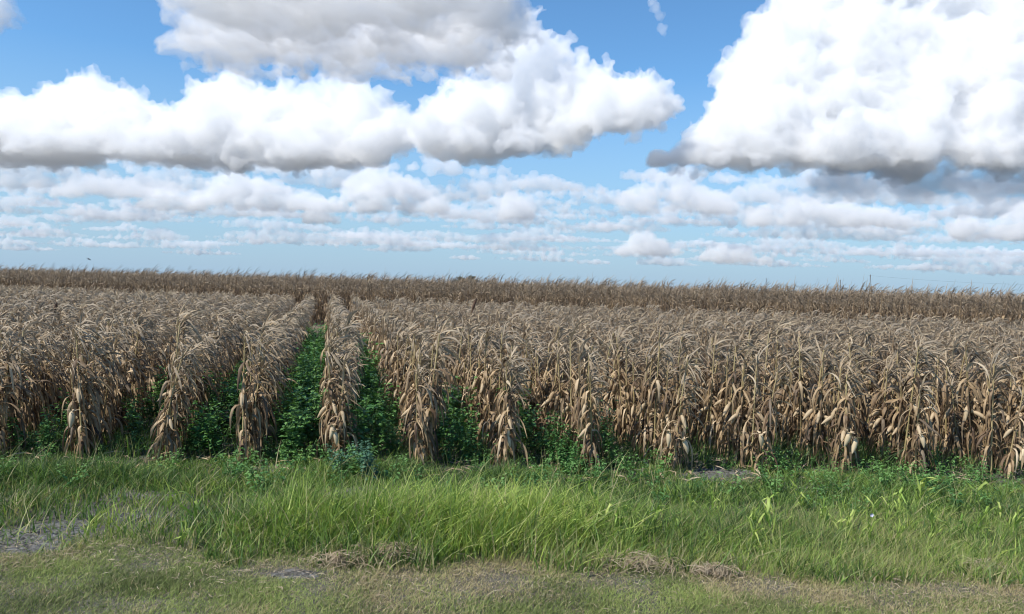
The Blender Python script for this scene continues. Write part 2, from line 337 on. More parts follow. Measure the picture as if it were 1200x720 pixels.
# dead leaves and clippings lying on the verge
def litter(name, n, x, y, L, wd, zmax, label, tone=(.2, 1)):
    a = rng.uniform(0, 6.28, n); pit = rng.uniform(-.25, .35, n); seg = 3
    V = np.zeros((n, 8, 3)); bend = rng.normal(0, .5, n); z0 = ground_h(x, y) + rng.uniform(.004, zmax, n)
    for i in range(4):
        t = i / 3 - .5; aa = a + bend * t
        cx = x + np.cos(aa) * L * t; cy = y + np.sin(aa) * L * t; cz = z0 + L * np.abs(pit) * (.25 - t * t) * 2 + pit * L * t * .3 + .01
        ww = wd * (1 - (2 * t) ** 2 * .8) * .5
        V[:, 2 * i] = np.stack([cx - np.sin(aa) * ww, cy + np.cos(aa) * ww, cz], -1); V[:, 2 * i + 1] = np.stack([cx + np.sin(aa) * ww, cy - np.cos(aa) * ww, cz + ww * .5], -1)
    Fc = ((np.arange(n) * 8)[:, None, None] + np.array([(0, 1, 3, 2), (2, 3, 5, 4), (4, 5, 7, 6)])[None]).reshape(-1, 4)
    return mesh_np(name, V.reshape(-1, 3), Fc, {'tone': np.repeat(rng.uniform(*tone, n), 8), 'wear_sheen': np.repeat(rng.uniform(0, .5, n), 8)})
n = 9000; x, y = scatter(n, 4.4, 6.2); b = np.abs(y - mow_y(x) + .1) + rng.uniform(0, .8, n) < .75; x, y = x[b], y[b]; n = len(x)
put("straw_litter", litter("straw_litter", n, x, y, rng.uniform(.02, .10, n), rng.uniform(.002, .006, n), .03, ""), M_STRAW, kind='stuff',
    label="dry straw and clippings scattered where the mown strip meets the long grass", category="straw")
n = 2600; x, y = scatter(n, 8.2, 13); put("fallen_leaves", litter("fallen_leaves", n, x, y, rng.uniform(.1, .3, n), rng.uniform(.01, .03, n), .05, ""), M_CORN, kind='stuff',
    label="dead corn leaves lying on the soil beneath the corn rows", category="dead leaves")
for px, py, rx, hh, cnt, lab in [(462, 656, .26, .09, 520, "mound of tangled dry straw left of centre before the tall tussock"),
                                 (398, 662, .22, .07, 200, "low spread of dry straw left of the tangled mound"),
                                 (748, 665, .26, .05, 520, "flattened drift of dry straw in front of the yellow green seedlings"),
                                 (838, 672, .16, .05, 260, "thin pale straw scrap at the edge of the mown strip right of centre"),
                                 (1150, 668, .18, .05, 200, "thin brown straw scrap near the right end of the verge")]:
    g = on_ground(px, py); a = rng.uniform(0, 6.28, cnt); r = np.abs(rng.normal(0, .5, cnt)) * rx
    me = litter("straw_heap", cnt, g.x + r * np.cos(a) * 1.3, g.y + .7 * r * np.sin(a), rng.uniform(.06, .26, cnt), rng.uniform(.003, .008, cnt), hh, "", (.35, 1))
    put("straw_heap", me, M_STRAW, label=lab, category="straw heap", group="straw heaps on the verge")

# ------------------------------------------------------------------ corn
WIND = Vector((1, .1, 0))
def leaf(buf, p0, az, e0, L, W, seg, rr, droop, wind, tone, wear_sheen, wide=3):
    d = Vector((math.cos(az) * math.cos(e0), math.sin(az) * math.cos(e0), math.sin(e0)))
    p = Vector(p0); st = L / seg
    side = Vector((-math.sin(az), math.cos(az), 0)); tw = rr.uniform(-3.4, 3.4); kink = rr.uniform(.2, .6); kinked = rr.random() < .55; jag = rr.uniform(.1, .4)
    V = []; T = []; wob = rr.uniform(0, 6.28)
    for i in range(seg + 1):
        t = i / seg
        s = side - d * side.dot(d)
        if s.length < .05: s = d.orthogonal()
        s.normalize(); nrm = s.cross(d)
        ang = tw * t * t + .35 * math.sin(wob + 7 * t)
        s2 = s * math.cos(ang) + nrm * math.sin(ang); n2 = nrm * math.cos(ang) - s * math.sin(ang)
        ww = W * (min(1, t * 5 + .35)) * (1 - t ** 2.2) * .5 + .0015
        ww *= 1 + jag * rr.uniform(-1, 1)
        curl = .55 + .5 * math.sin(wob * 2 + 5 * t)
        if wide == 3:
            V += [p - s2 * ww + n2 * ww * curl, p, p + s2 * ww + n2 * ww * curl * .8]; T += [tone - .05, tone + .06, tone - .03]
        else:
            V += [p - s2 * ww, p + s2 * ww]; T += [tone, tone]
        if i < seg:
            g = droop * (1 + 1.5 * t) / seg
            d = d + Vector((0, 0, -g)) + WIND * (wind / seg * (1 - .5 * t))
            if kinked and t <= kink < t + 1 / seg: d += Vector((0, 0, -1.1))
            d += Vector((rr.gauss(0, .12), rr.gauss(0, .12), rr.gauss(0, .08))) * (6 / seg) ** .5 * .9
            d.normalize(); p = p + d * st
            if p.z < .015: p.z = .015
    if wide == 3: Fc = [(3 * i + a, 3 * i + a + 1, 3 * i + a + 4, 3 * i + a + 3) for i in range(seg) for a in (0, 1)]
    else: Fc = [(2 * i, 2 * i + 1, 2 * i + 3, 2 * i + 2) for i in range(seg)]
    buf.add(V, Fc, T, wear_sheen)

def ear_mesh(L, rad, openness, rr):
    """husk leaves wrapped round a cob hanging down along -z; returns (husk buffer, cob buffer)"""
    hk, cb = Buf(), Buf()
    pr = [(0, .25), (.12, .75), (.3, 1), (.55, .95), (.8, .6), (1, .12)]
    if openness == 2:
        tube(hk, [(0.01 * math.sin(3 * t), 0, -L * t) for t, _ in pr], [rad * r for _, r in pr], 9, 1.0, 0)
        for k in range(4): leaf(hk, (rad * .8 * math.cos(k * 1.6), rad * .8 * math.sin(k * 1.6), -L * rr.uniform(.0, .2)), k * 1.6, -1.0, L * rr.uniform(.9, 1.5), rad * 1.4, 6, rr, 1.6, .0, rr.uniform(.7, 1), 0)
    elif openness == 0:
        tube(hk, [(0.006 * math.sin(5 * t), 0, -L * t) for t, _ in pr], [rad * r for _, r in pr], 8, .7, 0)
        for k in range(5): leaf(hk, (rad * .6 * math.cos(k * 1.3), rad * .6 * math.sin(k * 1.3), -L * .1), k * 1.3, -1.2, L * rr.uniform(1, 1.35), rad * 1.3, 5, rr, .8, .0, rr.uniform(.45, .9), 0)
    else:
        tube(cb, [(0, 0, -L * t) for t, _ in pr], [rad * .8 * r for _, r in pr], 10, .5, 1)
        for k in range(8): leaf(hk, (rad * .5 * math.cos(k * .8), rad * .5 * math.sin(k * .8), 0), k * .8, rr.uniform(-.9, -.2), L * rr.uniform(.9, 1.5), rad * 1.9, 6, rr, 1.1, .1, rr.uniform(.6, 1), 0)
    return hk, cb

def corn(seed, lod=0, tallk=False):
    """one dried plant. lod 0 full, 1 middle, 2 coarse. returns dict of buffers and ear spots"""
    rr = random.Random(seed); st, lf = Buf(), Buf(); out = {'stalk': st, 'leaves': lf, 'ears': []}
    H = rr.uniform(1.14, 1.46) if not tallk else rr.uniform(1.95, 2.25)
    leanx = rr.uniform(-.02, .10); leany = rr.uniform(-.05, .05)
    nseg = (7, 3, 1)[lod]
    P = [Vector((leanx * (t ** 1.8) * H, leany * t * H, t * H)) for t in [i / nseg for i in range(nseg + 1)]]
    tube(st, P, [.013 * (1 - .45 * i / nseg) for i in range(nseg + 1)], (6, 4, 3)[lod], rr.uniform(.3, .7), rr.random() * .25)
    def onst(h): t = h / H; return Vector((leanx * (t ** 1.8) * H, leany * t * H, h))
    seg = (8, 5, 3)[lod]; wide = 3 if lod == 0 else 2
    nl = ((31, 22, 12) if not tallk else (22, 16, 11))[lod]
    az = rr.uniform(-.6, .6) + (math.pi / 2 if rr.random() < .5 else -math.pi / 2) * rr.random()
    wk = (1, 1.15, 1.6)[lod]
    for i in range(nl):
        u = (i + rr.uniform(-.3, .3)) / (nl - 1); u = min(max(u, 0), 1)
        h = H * (.16 + .84 * u)
        az += math.pi + rr.gauss(0, .55)
        top = max(0, (u - .55) / .45)
        e0 = R(38) + R(32) * top + rr.gauss(0, .4)
        L = rr.uniform(.24, .58) * (1 - .2 * top) * (1 if not tallk else 1.15)
        droop = 4.6 - 3.3 * top + rr.gauss(0, .8)
        wind = .35 + .75 * top + rr.uniform(-.2, .3)
        azl = az
        if u > .38 and rr.random() < .72:          # blown over: these sweep up and to the lee side
            azl = rr.gauss(0, .75); e0 = R(rr.uniform(45, 80)); droop = rr.uniform(.3, 2.2); L *= .9
        tone = min(max(rr.gauss(.45 + .05 * u, .23), .05), .98)
        if u < .35: tone -= .10 * rr.random()
        wear_sheen = min(max(.0 + .55 * max(0, u - .5) / .5 + rr.gauss(0, .15), 0), .8)  # greyer upward: bleaching plus sky sheen put into the leaf colour
        if tallk: wear_sheen = min(.8, wear_sheen * .5 + .12); tone -= .03
        elif lod == 2: wear_sheen = min(1, wear_sheen + .3 * u)  # distant plants: more of the painted sky sheen on upper leaves
        leaf(lf, onst(h), azl, e0, L, rr.uniform(.018, .045) * wk * (1 - .35 * top), seg, rr, droop, wind, tone, wear_sheen, wide)
    # ragged sheaths hanging along the stalk
    for i in range((26, 14, 5)[lod]):
        h = rr.uniform(.16, .8) * H
        leaf(lf, onst(h), rr.uniform(0, 6.28), R(rr.uniform(-40, 25)), rr.uniform(.18, .42), rr.uniform(.014, .045) * wk, max(3, seg - 2), rr, 3, .1, rr.uniform(.15, .8), 0, wide)
    # top spray of narrow leaves blown over
    for i in range((12, 8, 4)[lod]):
        leaf(lf, onst(H * rr.uniform(.88, 1)), rr.gauss(0, 1.1), R(rr.uniform(45, 85)), rr.uniform(.18, .40), rr.uniform(.008, .020) * wk, max(3, seg - 1), rr, rr.uniform(.2, 1.3), rr.uniform(.4, 1.1), rr.uniform(.35, .85), rr.uniform(.2, .75), wide)
    if tallk:   # tassel: a spike with side sprigs, blown over to the right
        for i in range((7, 6, 4)[lod]):
            leaf(lf, onst(H), rr.gauss(0, .7), R(rr.uniform(60, 90)), rr.uniform(.32, .58), .013 * (1, 1.3, 2.0)[lod], max(3, seg - 2), rr, .3, .7, rr.uniform(.35, .6), .35, 2)
    for i in range(rr.choice((1, 1, 2))):
        h = H * rr.uniform(.42, .62); a = rr.uniform(0, 6.28)
        out['ears'].append((onst(h) + Vector((math.cos(a), math.sin(a), 0)) * .03, a, rr.uniform(.5, 1.1)))
    return out

def merged(c, rr):
    b = Buf()
    for nm in ('stalk', 'leaves'):
        V, Fc, T, W = c[nm].arrays(); b.add([tuple(v) for v in V], [tuple(int(i) for i in f) for f in Fc], list(T), list(W))
    for (p, a, s) in c['ears']:
        pts = [p + Vector((math.cos(a) * .03 * k, math.sin(a) * .03 * k, .02 - .05 * k)) for k in range(4)]
        tube(b, pts, [.008, .026, .024, .005], 5, rr.uniform(.6, .95), 0)
    return b.arrays()
def mass(name, templates, P, rot, sc, toff, mat, **props):
    """write every plant of the list into one mesh"""
    Vs, Fs, Ts, Ws = [], [], [], []; off = 0
    tid = rng.integers(0, len(templates), len(P))
    for t, (V, Fc, T, W) in enumerate(templates):
        ii = np.nonzero(tid == t)[0]
        if not len(ii): continue
        c, s = np.cos(rot[ii])[:, None], np.sin(rot[ii])[:, None]; k = sc[ii][:, None]
        X = (V[None, :, 0] * c - V[None, :, 1] * s) * k + P[ii, 0][:, None]; Y = (V[None, :, 0] * s + V[None, :, 1] * c) * k + P[ii, 1][:, None]
        Z = V[None, :, 2] * k + P[ii, 2][:, None]
        Vs.append(np.stack([X, Y, Z], -1).reshape(-1, 3)); m = len(V)
        Fs.append((Fc[None] + (np.arange(len(ii)) * m)[:, None, None]).reshape(-1, 4) + off); off += m * len(ii)
        Ts.append((T[None] + toff[ii][:, None]).ravel()); Ws.append(np.repeat(W[None], len(ii), 0).ravel())
    return put(name, mesh_np(name, np.concatenate(Vs), np.concatenate(Fs), {'tone': np.concatenate(Ts), 'wear_sheen': np.concatenate(Ws)}), mat, **props)

ORD = "first second third fourth fifth sixth seventh eighth ninth tenth eleventh twelfth thirteenth fourteenth fifteenth sixteenth seventeenth eighteenth nineteenth twentieth".split()
def ordw(n):
    if n <= 20: return ORD[n - 1]
    t, u = divmod(n, 10)
    return {2: 'twentieth', 3: 'thirtieth', 4: 'fortieth', 5: 'fiftieth', 6: 'sixtieth'}[t] if u == 0 else {2: 'twenty-', 3: 'thirty-', 4: 'forty-', 5: 'fifty-', 6: 'sixty-'}[t] + ORD[u - 1]
STEP = .15
# individual plants: templates with their own part meshes
NV = 40
protos = []
for v in range(NV):
    c = corn(100 + v)
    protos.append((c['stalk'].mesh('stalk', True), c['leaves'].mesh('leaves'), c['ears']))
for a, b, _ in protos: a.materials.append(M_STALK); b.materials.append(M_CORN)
ears = []
for v in range(8):
    hk, cb = ear_mesh(.19, .027, 0 if v < 4 else 1, random.Random(900 + v)) if v < 6 else ear_mesh(.2, .034, 2, random.Random(900 + v))
    hm = hk.mesh('ear', True); hm.materials.append(M_HUSK)
    cm = None
    if len(cb.V): cm = cb.mesh('cob', True); cm.materials.append(M_HUSK)
    ears.append((hm, cm))
# which row ends show pale ears near their foot (from the left): height of the ear, offset towards the camera
PALE = {0: .42, 3: .38, 5: .40, 7: .36, 8: .34, 9: .38, 10: .45, 11: .38, 12: .38}
plants = []                       # (row index, plant index, position)
for k in range(-22, 36):
    q, s0 = row_start(k); s1 = row_end(k); n = int((s1 - s0) / STEP)
    for i in range(n):
        s = s0 + i * STEP + rnd.gauss(0, .02)
        p = rp(q + rnd.gauss(0, .05), s)
        if rnd.random() < .03 and i > 1: continue
        if abs(p.x) > p.y * .70 + 2.0: continue
        if i < 2 and False: continue
        plants.append((k, i, p))
ind = [t for t in plants if -1 <= t[0] <= 12]
ind.sort(key=lambda t: t[1] + .01 * t[0]); ind = ind[:300]; indset = {(t[0], t[1]) for t in ind}
last_v = {}
for k, i, p in ind:
    rown = k + 2
    root = bpy.data.objects.new("corn_plant", None); S.collection.objects.link(root); root.empty_display_size = .1
    gz = float(ground_h(p.x, p.y)); root.location = (p.x, p.y, gz)
    v = rnd.randrange(NV)
    a, b, es = protos[v]
    root.rotation_euler = (rnd.gauss(0, .07), rnd.gauss(0, .07), rnd.uniform(-.5, .5)); sc = rnd.uniform(.86, 1.1); root.scale = (sc, sc, sc)
    root['category'] = "corn plant"; root['group'] = "dried corn plants in rows"
    put("stalk", a, None, root); put("leaves", b, None, root)
    for (ep, ea, es_) in es:
        j = rnd.randrange(4) if rnd.random() < .93 else 4
        e = put("ear", ears[j][0], None, root); e.location = ep; e.rotation_euler = (0, -es_, ea); e.scale = (.95,) * 3
        if ears[j][1]: cbo = put("cob", ears[j][1], None, e)
    pale = i == 0 and k in PALE
    if pale:
        for dx in (0, .07)[:1 + (k % 2)]:
            e = put("ear", ears[6 + k % 2][0], None, root); e.location = (rnd.uniform(-.08, .04) + dx, -.13, PALE[k] + .14 - dx); e.rotation_euler = (rnd.uniform(-.2, .3), rnd.uniform(-.4, .4), 0); e.scale = (.9,) * 3
            e['label'] = "pale husked ear hanging down"
            if ears[6 + k % 2][1]: put("cob", ears[6 + k % 2][1], None, e)
    rw = ["row cut by the left picture edge", "first full row from the left"][k + 1] if k < 1 else f"{ordw(k + 1)} full row from the left"
    if i == 0:
        root['label'] = f"dry corn plant ending the {rw}" + (", pale ear exposed" if pale else ", at the grass")
    else:
        root['label'] = f"dry corn plant, {ordw(i + 1)} from the grass in the {rw}"
rest = [t for t in plants if (t[0], t[1]) not in indset]
P = np.array([(t[2].x, t[2].y, 0) for t in rest]); dist = np.hypot(P[:, 0], P[:, 1])
rr_ = random.Random(77)
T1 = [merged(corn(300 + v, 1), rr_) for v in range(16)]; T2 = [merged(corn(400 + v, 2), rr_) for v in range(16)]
near = dist < 27
Pn, Pf = P[near], P[~near]
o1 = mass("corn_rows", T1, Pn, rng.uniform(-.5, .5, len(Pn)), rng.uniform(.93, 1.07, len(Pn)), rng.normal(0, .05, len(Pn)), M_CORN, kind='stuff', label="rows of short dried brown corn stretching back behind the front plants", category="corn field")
o2 = mass("distant_corn_rows", T2, Pf, rng.uniform(-.5, .5, len(Pf)), rng.uniform(.93, 1.07, len(Pf)), rng.normal(0, .05, len(Pf)), M_CORN, kind='stuff', label="far part of the short corn with pale grey brown tops", category="corn field")
# the taller tasselled block behind
tp = []
for r in range(40):
    off = .3 + r * (.8 if r < 12 else 1.6)
    stp = .17 if r < 8 else .3
    x = np.arange(-48, 42, stp) + rng.normal(0, .04, len(np.arange(-48, 42, stp)))
    y = far_y(x) + off * 1.064 + rng.normal(0, .08, len(x))
    ok = np.abs(x) < y * .70 + 3
    tp.append(np.stack([x[ok], y[ok], 0 * x[ok]], -1))
tp = np.concatenate(tp)
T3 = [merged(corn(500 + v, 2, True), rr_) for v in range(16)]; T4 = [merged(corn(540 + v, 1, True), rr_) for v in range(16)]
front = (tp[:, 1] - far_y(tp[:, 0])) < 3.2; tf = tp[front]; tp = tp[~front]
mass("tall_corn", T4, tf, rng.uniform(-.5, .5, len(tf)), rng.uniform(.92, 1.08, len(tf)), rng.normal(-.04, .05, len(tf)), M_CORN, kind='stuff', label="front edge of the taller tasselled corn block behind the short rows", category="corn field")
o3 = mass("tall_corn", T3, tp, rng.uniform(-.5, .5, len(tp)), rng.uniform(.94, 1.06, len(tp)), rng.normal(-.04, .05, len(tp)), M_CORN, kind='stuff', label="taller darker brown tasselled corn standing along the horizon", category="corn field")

# ------------------------------------------------------------------ weeds between the rows
def weed(seed, h, nl, mat_leafL=(.05, .11)):
    rr = random.Random(seed); b = Buf()
    for s in range(3):
        a = rr.uniform(0, 6.28); tipx, tipy = .16 * math.cos(a), .16 * math.sin(a)
        pts = [Vector((tipx * t, tipy * t, h * t * rr.uniform(.9, 1))) for t in (0, .35, .7, 1)]
        tube(b, pts, [.006, .005, .004, .002], 3, .4, .1)
        for i in range(nl):
            t = rr.uniform(.15, 1); p = Vector((tipx * t, tipy * t, h * t)); az = rr.uniform(0, 6.28); L = rr.uniform(*mat_leafL) * (1.2 - .5 * t)
            d = Vector((math.cos(az), math.sin(az), rr.uniform(-.2, .7))).normalized(); sd = Vector((-math.sin(az), math.cos(az), rr.uniform(-.4, .4))) * L * .28
            p1 = p + d * .02; m = p1 + d * L * .5; e = p1 + d * L + Vector((0, 0, -.3 * L)); 
            b.add([p1, m + sd, e, m - sd], [(0, 1, 2, 3)], min(max(rr.gauss(.35 + .35 * t, .15), 0), 1), 0)
    return b.arrays()
TW = [weed(600 + v, rnd.uniform(.45, .75), 34) for v in range(10)]
wp = []
GAP = {0: (.35, 5), 1: (.6, 8), 2: (.9, 12), 3: (1.0, 14), 4: (1.0, 12), 5: (.8, 10), 6: (.8, 12), 7: (.5, 7), 8: (.3, 4), 9: (.2, 3), 10: (.15, 2), 11: (.12, 2), 12: (.1, 2), -1: (.2, 3)}
for k, (dn, ln) in GAP.items():
    q, s0 = row_start(k - .5)
    for _ in range(int(ln * 15 * dn)):
        s = s0 + .15 + rnd.random() * ln; p = rp(q + rnd.uniform(-.32, .32), s)
        wp.append((p.x, p.y, 0, (.42 + .48 * dn) * rnd.choice((.5, .75, .9, 1.0, 1.15, 1.45))))
wp = np.array(wp)
mass("weeds", TW, wp[:, :3], rng.uniform(0, 6.28, len(wp)), wp[:, 3], rng.normal(.05, .22, len(wp)), M_WEED, kind='stuff', label="lush dark green broadleaf weeds filling the gaps between corn rows", category="weeds")
n = 240; x, y = scatter(n, 7.3, 9.2); ok = rng.uniform(0, 1, n) < .35 + .65 * (vnoise(x, y, 1.1, 33) > .5); x, y = x[ok], y[ok]
TV = [weed(650 + v, .26, 22, (.03, .07)) for v in range(8)]
mass("low_weeds", TV, np.stack([x, y, ground_h(x, y)], -1), rng.uniform(0, 6.28, len(x)), rng.uniform(.6, 1.15, len(x)), rng.normal(.25, .15, len(x)), M_WEED, kind='stuff', label="small green leafy weeds mixed into the grass before the corn", category="weeds")
for px, py, s, lab in [(437, 566, 1.0, "blue green bushy weed in the grass between the fourth and fifth row ends"), (395, 560, .8, "smaller bushy weed at the foot of the fourth full corn row"), (668, 556, .8, "bushy weed between the sixth and seventh row ends")]:
    g = on_ground(px, py); V, Fc, T, W = weed(int(px), .42, 120, (.03, .065))
    o = put("bushy_weed", mesh_np("bushy_weed", V, Fc, {'tone': T, 'wear_sheen': W}), M_BLUEWEED if px < 500 else M_WEED, label=lab, category="weed"); o.location = (g.x, g.y, 0); o.scale = (s * 1.2, s * 1.2, s)

# young self-sown corn in the verge
shoot_px = [(230, 620, .24), (211, 640, .16), (601, 640, .15), (625, 640, .22), (638, 618, .2), (650, 622, .2), (663, 645, .15), (690, 646, .16), (700, 622, .25), (712, 635, .2), (724, 640, .2),
            (761, 630, .22), (787, 638, .18), (807, 612, .17), (832, 614, .18), (878, 648, .18), (880, 628, .17), (898, 612, .2), (905, 634, .22), (940, 600, .2), (982, 632, .17), (1023, 618, .2), (1043, 638, .17),
            (1054, 606, .22), (1078, 594, .24), (1091, 636, .24), (1137, 628, .22), (1142, 600, .24), (1187, 630, .2), (480, 600, .2)]
for _ in range(26):
    a_ = (rnd.choice((rnd.uniform(590, 830), rnd.uniform(810, 1196), rnd.uniform(930, 1196))), rnd.uniform(596, 640), rnd.uniform(.1, .19))
    if all(abs(a_[0] - b_[0]) > 3 for b_ in shoot_px): shoot_px.append(a_)
protoS = []
for v in range(6):
    rr = random.Random(800 + v); b, sb = Buf(), Buf(); az = rr.uniform(0, 6.28)
    tube(sb, [(0, 0, 0), (0, 0, .45), (0, 0, .8)], [.022, .016, .006], 5, .4, 0)
    for i in range(8):
        az += math.pi + rr.gauss(0, .5); leaf(b, (0, 0, .1 + .1 * i), az, R(rr.uniform(60, 86)), rr.uniform(.4, .75), rr.uniform(.05, .10), 6, random.Random(rr.random()), rr.uniform(.2, 1.0), .15, rr.uniform(.3, .9), .3 * rr.random())
    lm = b.mesh('leaves'); lm.materials.append(M_LIME); sm = sb.mesh('stem'); sm.materials.append(M_LIME); protoS.append((sm, lm))
for j, (px, py, h) in enumerate(shoot_px):
    g = on_ground(px, py); root = bpy.data.objects.new("young_corn", None); S.collection.objects.link(root)
    root.location = (g.x, g.y, float(ground_h(g.x, g.y))); root.scale = (h * 1.45,) * 3; root.rotation_euler = (rnd.gauss(0, .2), rnd.gauss(0, .2), rnd.uniform(0, 6)); root.empty_display_size = .1
    root['category'] = "corn seedling"; root['group'] = "yellow green corn seedlings in the verge"
    root['label'] = f"yellow green corn seedling in the verge, {ordw(j_)} from the left" if (j_ := sorted(p[0] for p in shoot_px).index(px) + 1) else ""
    sm, lm = protoS[j % 6]; put("stem", sm, None, root); put("leaves", lm, None, root)

# pale flower
g = on_ground(1018, 625); fl = bpy.data.objects.new("flower", None); S.collection.objects.link(fl); fl.location = (g.x, g.y, 0)
fl['label'] = "small pale lilac flower in the grass on the right"; fl['category'] = "flower"
mp, nt, p, _ = nodes_of("lilac_petal"); p.inputs['Base Color'].default_value = (.62, .60, .70, 1)
b = Buf(); tube(b, [(0, 0, 0), (.01, 0, .08), (.015, -.01, .165)], [.002, .002, .0015], 4, .5, 0); me = b.mesh('stem'); put("stem", me, M_GRASS, fl)
b = Buf()
for k in range(5):
    a = k * 1.2566; d = Vector((math.cos(a), -.5, math.sin(a))).normalized(); sd = Vector((-math.sin(a), 0, math.cos(a))) * .009; c0 = Vector((.015, -.01, .165))
    b.add([c0, c0 + d * .012 + sd, c0 + d * .022, c0 + d * .012 - sd], [(0, 1, 2, 3)], .5, 0)
put("petals", b.mesh('petals'), mp, fl)

# two dark seed heads standing above the corn
ms2, nt, p, _ = nodes_of("rusty_seed_head"); p.inputs['Base Color'].default_value = (.10, .055, .035, 1); p.inputs['Roughness'].default_value = .9
for px, py, dep, lab in [(61, 366, 16.0, "rusty brown seed head rising above the corn at far left"), (553, 360, 17.0, "dark leaning seed head rising above the corn near the middle")]:
    t = at(px, py, dep); root = bpy.data.objects.new("seed_stalk", None); S.collection.objects.link(root); root.location = (t.x, t.y, 0)
    root['label'] = lab; root['category'] = "weed"
    b = Buf(); tube(b, [(-.1, 0, 0), (-.05, 0, t.z * .6), (0, 0, t.z)], [.01, .008, .005], 5, .3, 0); put("stem", b.mesh('stem'), M_STALK, root)
    b = Buf(); rr = random.Random(5)
    tube(b, [(.0, 0, t.z - .12), (.03, 0, t.z), (.07, 0, t.z + .12), (.1, 0, t.z + .2)], [.01, .03, .026, .006], 6, .3, 0)
    for k in range(60):
        u = rr.random(); p0 = Vector((.1 * u, 0, t.z - .12 + .3 * u)); leaf(b, p0, rr.uniform(0, 6.28), R(50), .05, .012, 3, rr, .5, .1, .3, 0, 2)
    put("seed_head", b.mesh('seed_head'), ms2, root)

# ------------------------------------------------------------------ far things: trees, poles, bird
mw, nt, p, _ = nodes_of("weathered_timber"); p.inputs['Base Color'].default_value = (.16, .13, .11, 1); p.inputs['Roughness'].default_value = .85
tops = []
for px, py, dep, lab in [(1020, 322, 300, "taller grey utility pole beyond the corn on the right"), (985, 328, 380, "shorter grey utility pole left of the taller pole"), (898, 326, 430, "faint thin utility pole beyond the corn right of centre")]:
    t = at(px, py, dep); root = bpy.data.objects.new("utility_pole", None); S.collection.objects.link(root); root.location = (t.x, t.y, 0)
    root['label'] = lab; root['category'] = "utility pole"; root['group'] = "utility poles on the horizon"
    b = Buf(); tube(b, [(0, 0, -.2), (0, 0, t.z * .5), (0, 0, t.z)], [.20, .17, .13], 8, .5, 0); put("pole", b.mesh('pole', True), mw, root)
    b = Buf(); tube(b, [(-.15, -.9, t.z - .5), (-.15, .9, t.z - .5)], [.06, .06], 4, .5, 0); put("crossarm", b.mesh('crossarm'), mw, root)
    tops.append(t)
b = Buf(); A = tops[0] + Vector((-.15, -.9, -.42)); B = A + Vector((95, -40, 0))
tube(b, [A.lerp(B, t) + Vector((0, 0, -4 * 2.2 * t * (1 - t))) for t in [i / 16 for i in range(17)]], [.02] * 17, 4, .5, 0)
mk, nt, p, _ = nodes_of("cable"); p.inputs['Base Color'].default_value = (.05, .05, .05, 1)
put("power_cable", b.mesh('power_cable'), mk, label="thin dark cable sagging from the taller utility pole towards the right", category="cable")

def tree(px, py, dep, wdt, lab, seed):
    t = at(px, py, dep); H = t.z; rr = random.Random(seed)
    root = bpy.data.objects.new("tree", None); S.collection.objects.link(root); root.location = (t.x, t.y, 0); root['label'] = lab; root['category'] = "tree"; root['group'] = "trees far beyond the corn"
    b = Buf(); tube(b, [(0, 0, -.2), (.1, 0, H * .25), (0, .1, H * .5), (.2, 0, H * .8)], [.35, .28, .2, .08], 7, .3, 0)
    for k in range(7):
        a = k * .9 + rr.random(); z0 = H * rr.uniform(.25, .5); tube(b, [(0, 0, z0), (math.cos(a) * wdt * .2, math.sin(a) * wdt * .2, z0 + H * .15), (math.cos(a) * wdt * .36, math.sin(a) * wdt * .36, z0 + H * .25)], [.14, .1, .04], 5, .3, 0)
    put("trunk", b.mesh('trunk', True), mw, root)
    b = Buf(); cl = []
    for _ in range(18):
        a = rr.uniform(0, 6.28); q = rr.random() ** .6 * .42; cl.append((q * wdt * math.cos(a), q * wdt * math.sin(a), H * (.42 + .40 * (1 - (q / .45) ** 2) * rr.uniform(.6, 1)), rr.uniform(.12, .19) * wdt))
    for _ in range(5200):
        c = rr.choice(cl); d = Vector((rr.gauss(0, 1), rr.gauss(0, 1), rr.gauss(0, 1))).normalized() * c[3] * rr.uniform(.55, 1.05); p = Vector(c[:3]) + Vector((d.x, d.y, d.z * .7))
        if p.z > H: continue
        if p.z < H * .2: continue
        u = Vector((rr.gauss(0, 1), rr.gauss(0, 1), rr.gauss(0, 1))).normalized() * .16; v = u.orthogonal().normalized() * .13
        b.add([p - u, p - v, p + u, p + v], [(0, 1, 2, 3)], rr.random(), 0)
    put("crown", b.mesh('crown'), M_TREE, root)
tree(540, 322, 420, 7, "round dark tree peeping over the corn at the horizon, left of the pair", 1)
tree(553, 320, 425, 8, "round dark tree peeping over the corn at the horizon, right of the pair", 2)

# bird: body, head, tail and bent wings as one continuous mesh
def bird():
    bm_v = [(-.13, 0, 0), (-.05, 0, .005), (.04, 0, .01), (.10, 0, .015), (.14, 0, .02), (-.20, 0, -.005), (.02, .10, .05), (-.02, .20, .03), (-.05, .29, .0), (.02, -.10, .05), (-.02, -.20, .03), (-.05, -.29, .0)]
    e = [(5, 0), (0, 1), (1, 2), (2, 3), (3, 4), (2, 6), (6, 7), (7, 8), (2, 9), (9, 10), (10, 11)]
    rad = [(.022, .018), (.04, .035), (.042, .038), (.026, .026), (.010, .008), (.04, .006), (.05, .010), (.04, .008), (.014, .004), (.05, .010), (.04, .008), (.014, .004)]
    me = bpy.data.meshes.new("bird"); me.from_pydata(bm_v, e, [])
    o = put("bird", me, None, label="small dark bird flying low over the corn at far left", category="bird")
    sm = o.modifiers.new("skin", 'SKIN')
    for i, r in enumerate(rad): me.skin_vertices[0].data[i].radius = r
    me.skin_vertices[0].data[2].use_root = True
    o.modifiers.new("sub", 'SUBSURF').render_levels = 2
    return o
mb, nt, p, _ = nodes_of("dark_feathers"); p.inputs['Base Color'].default_value = (.02, .02, .025, 1)
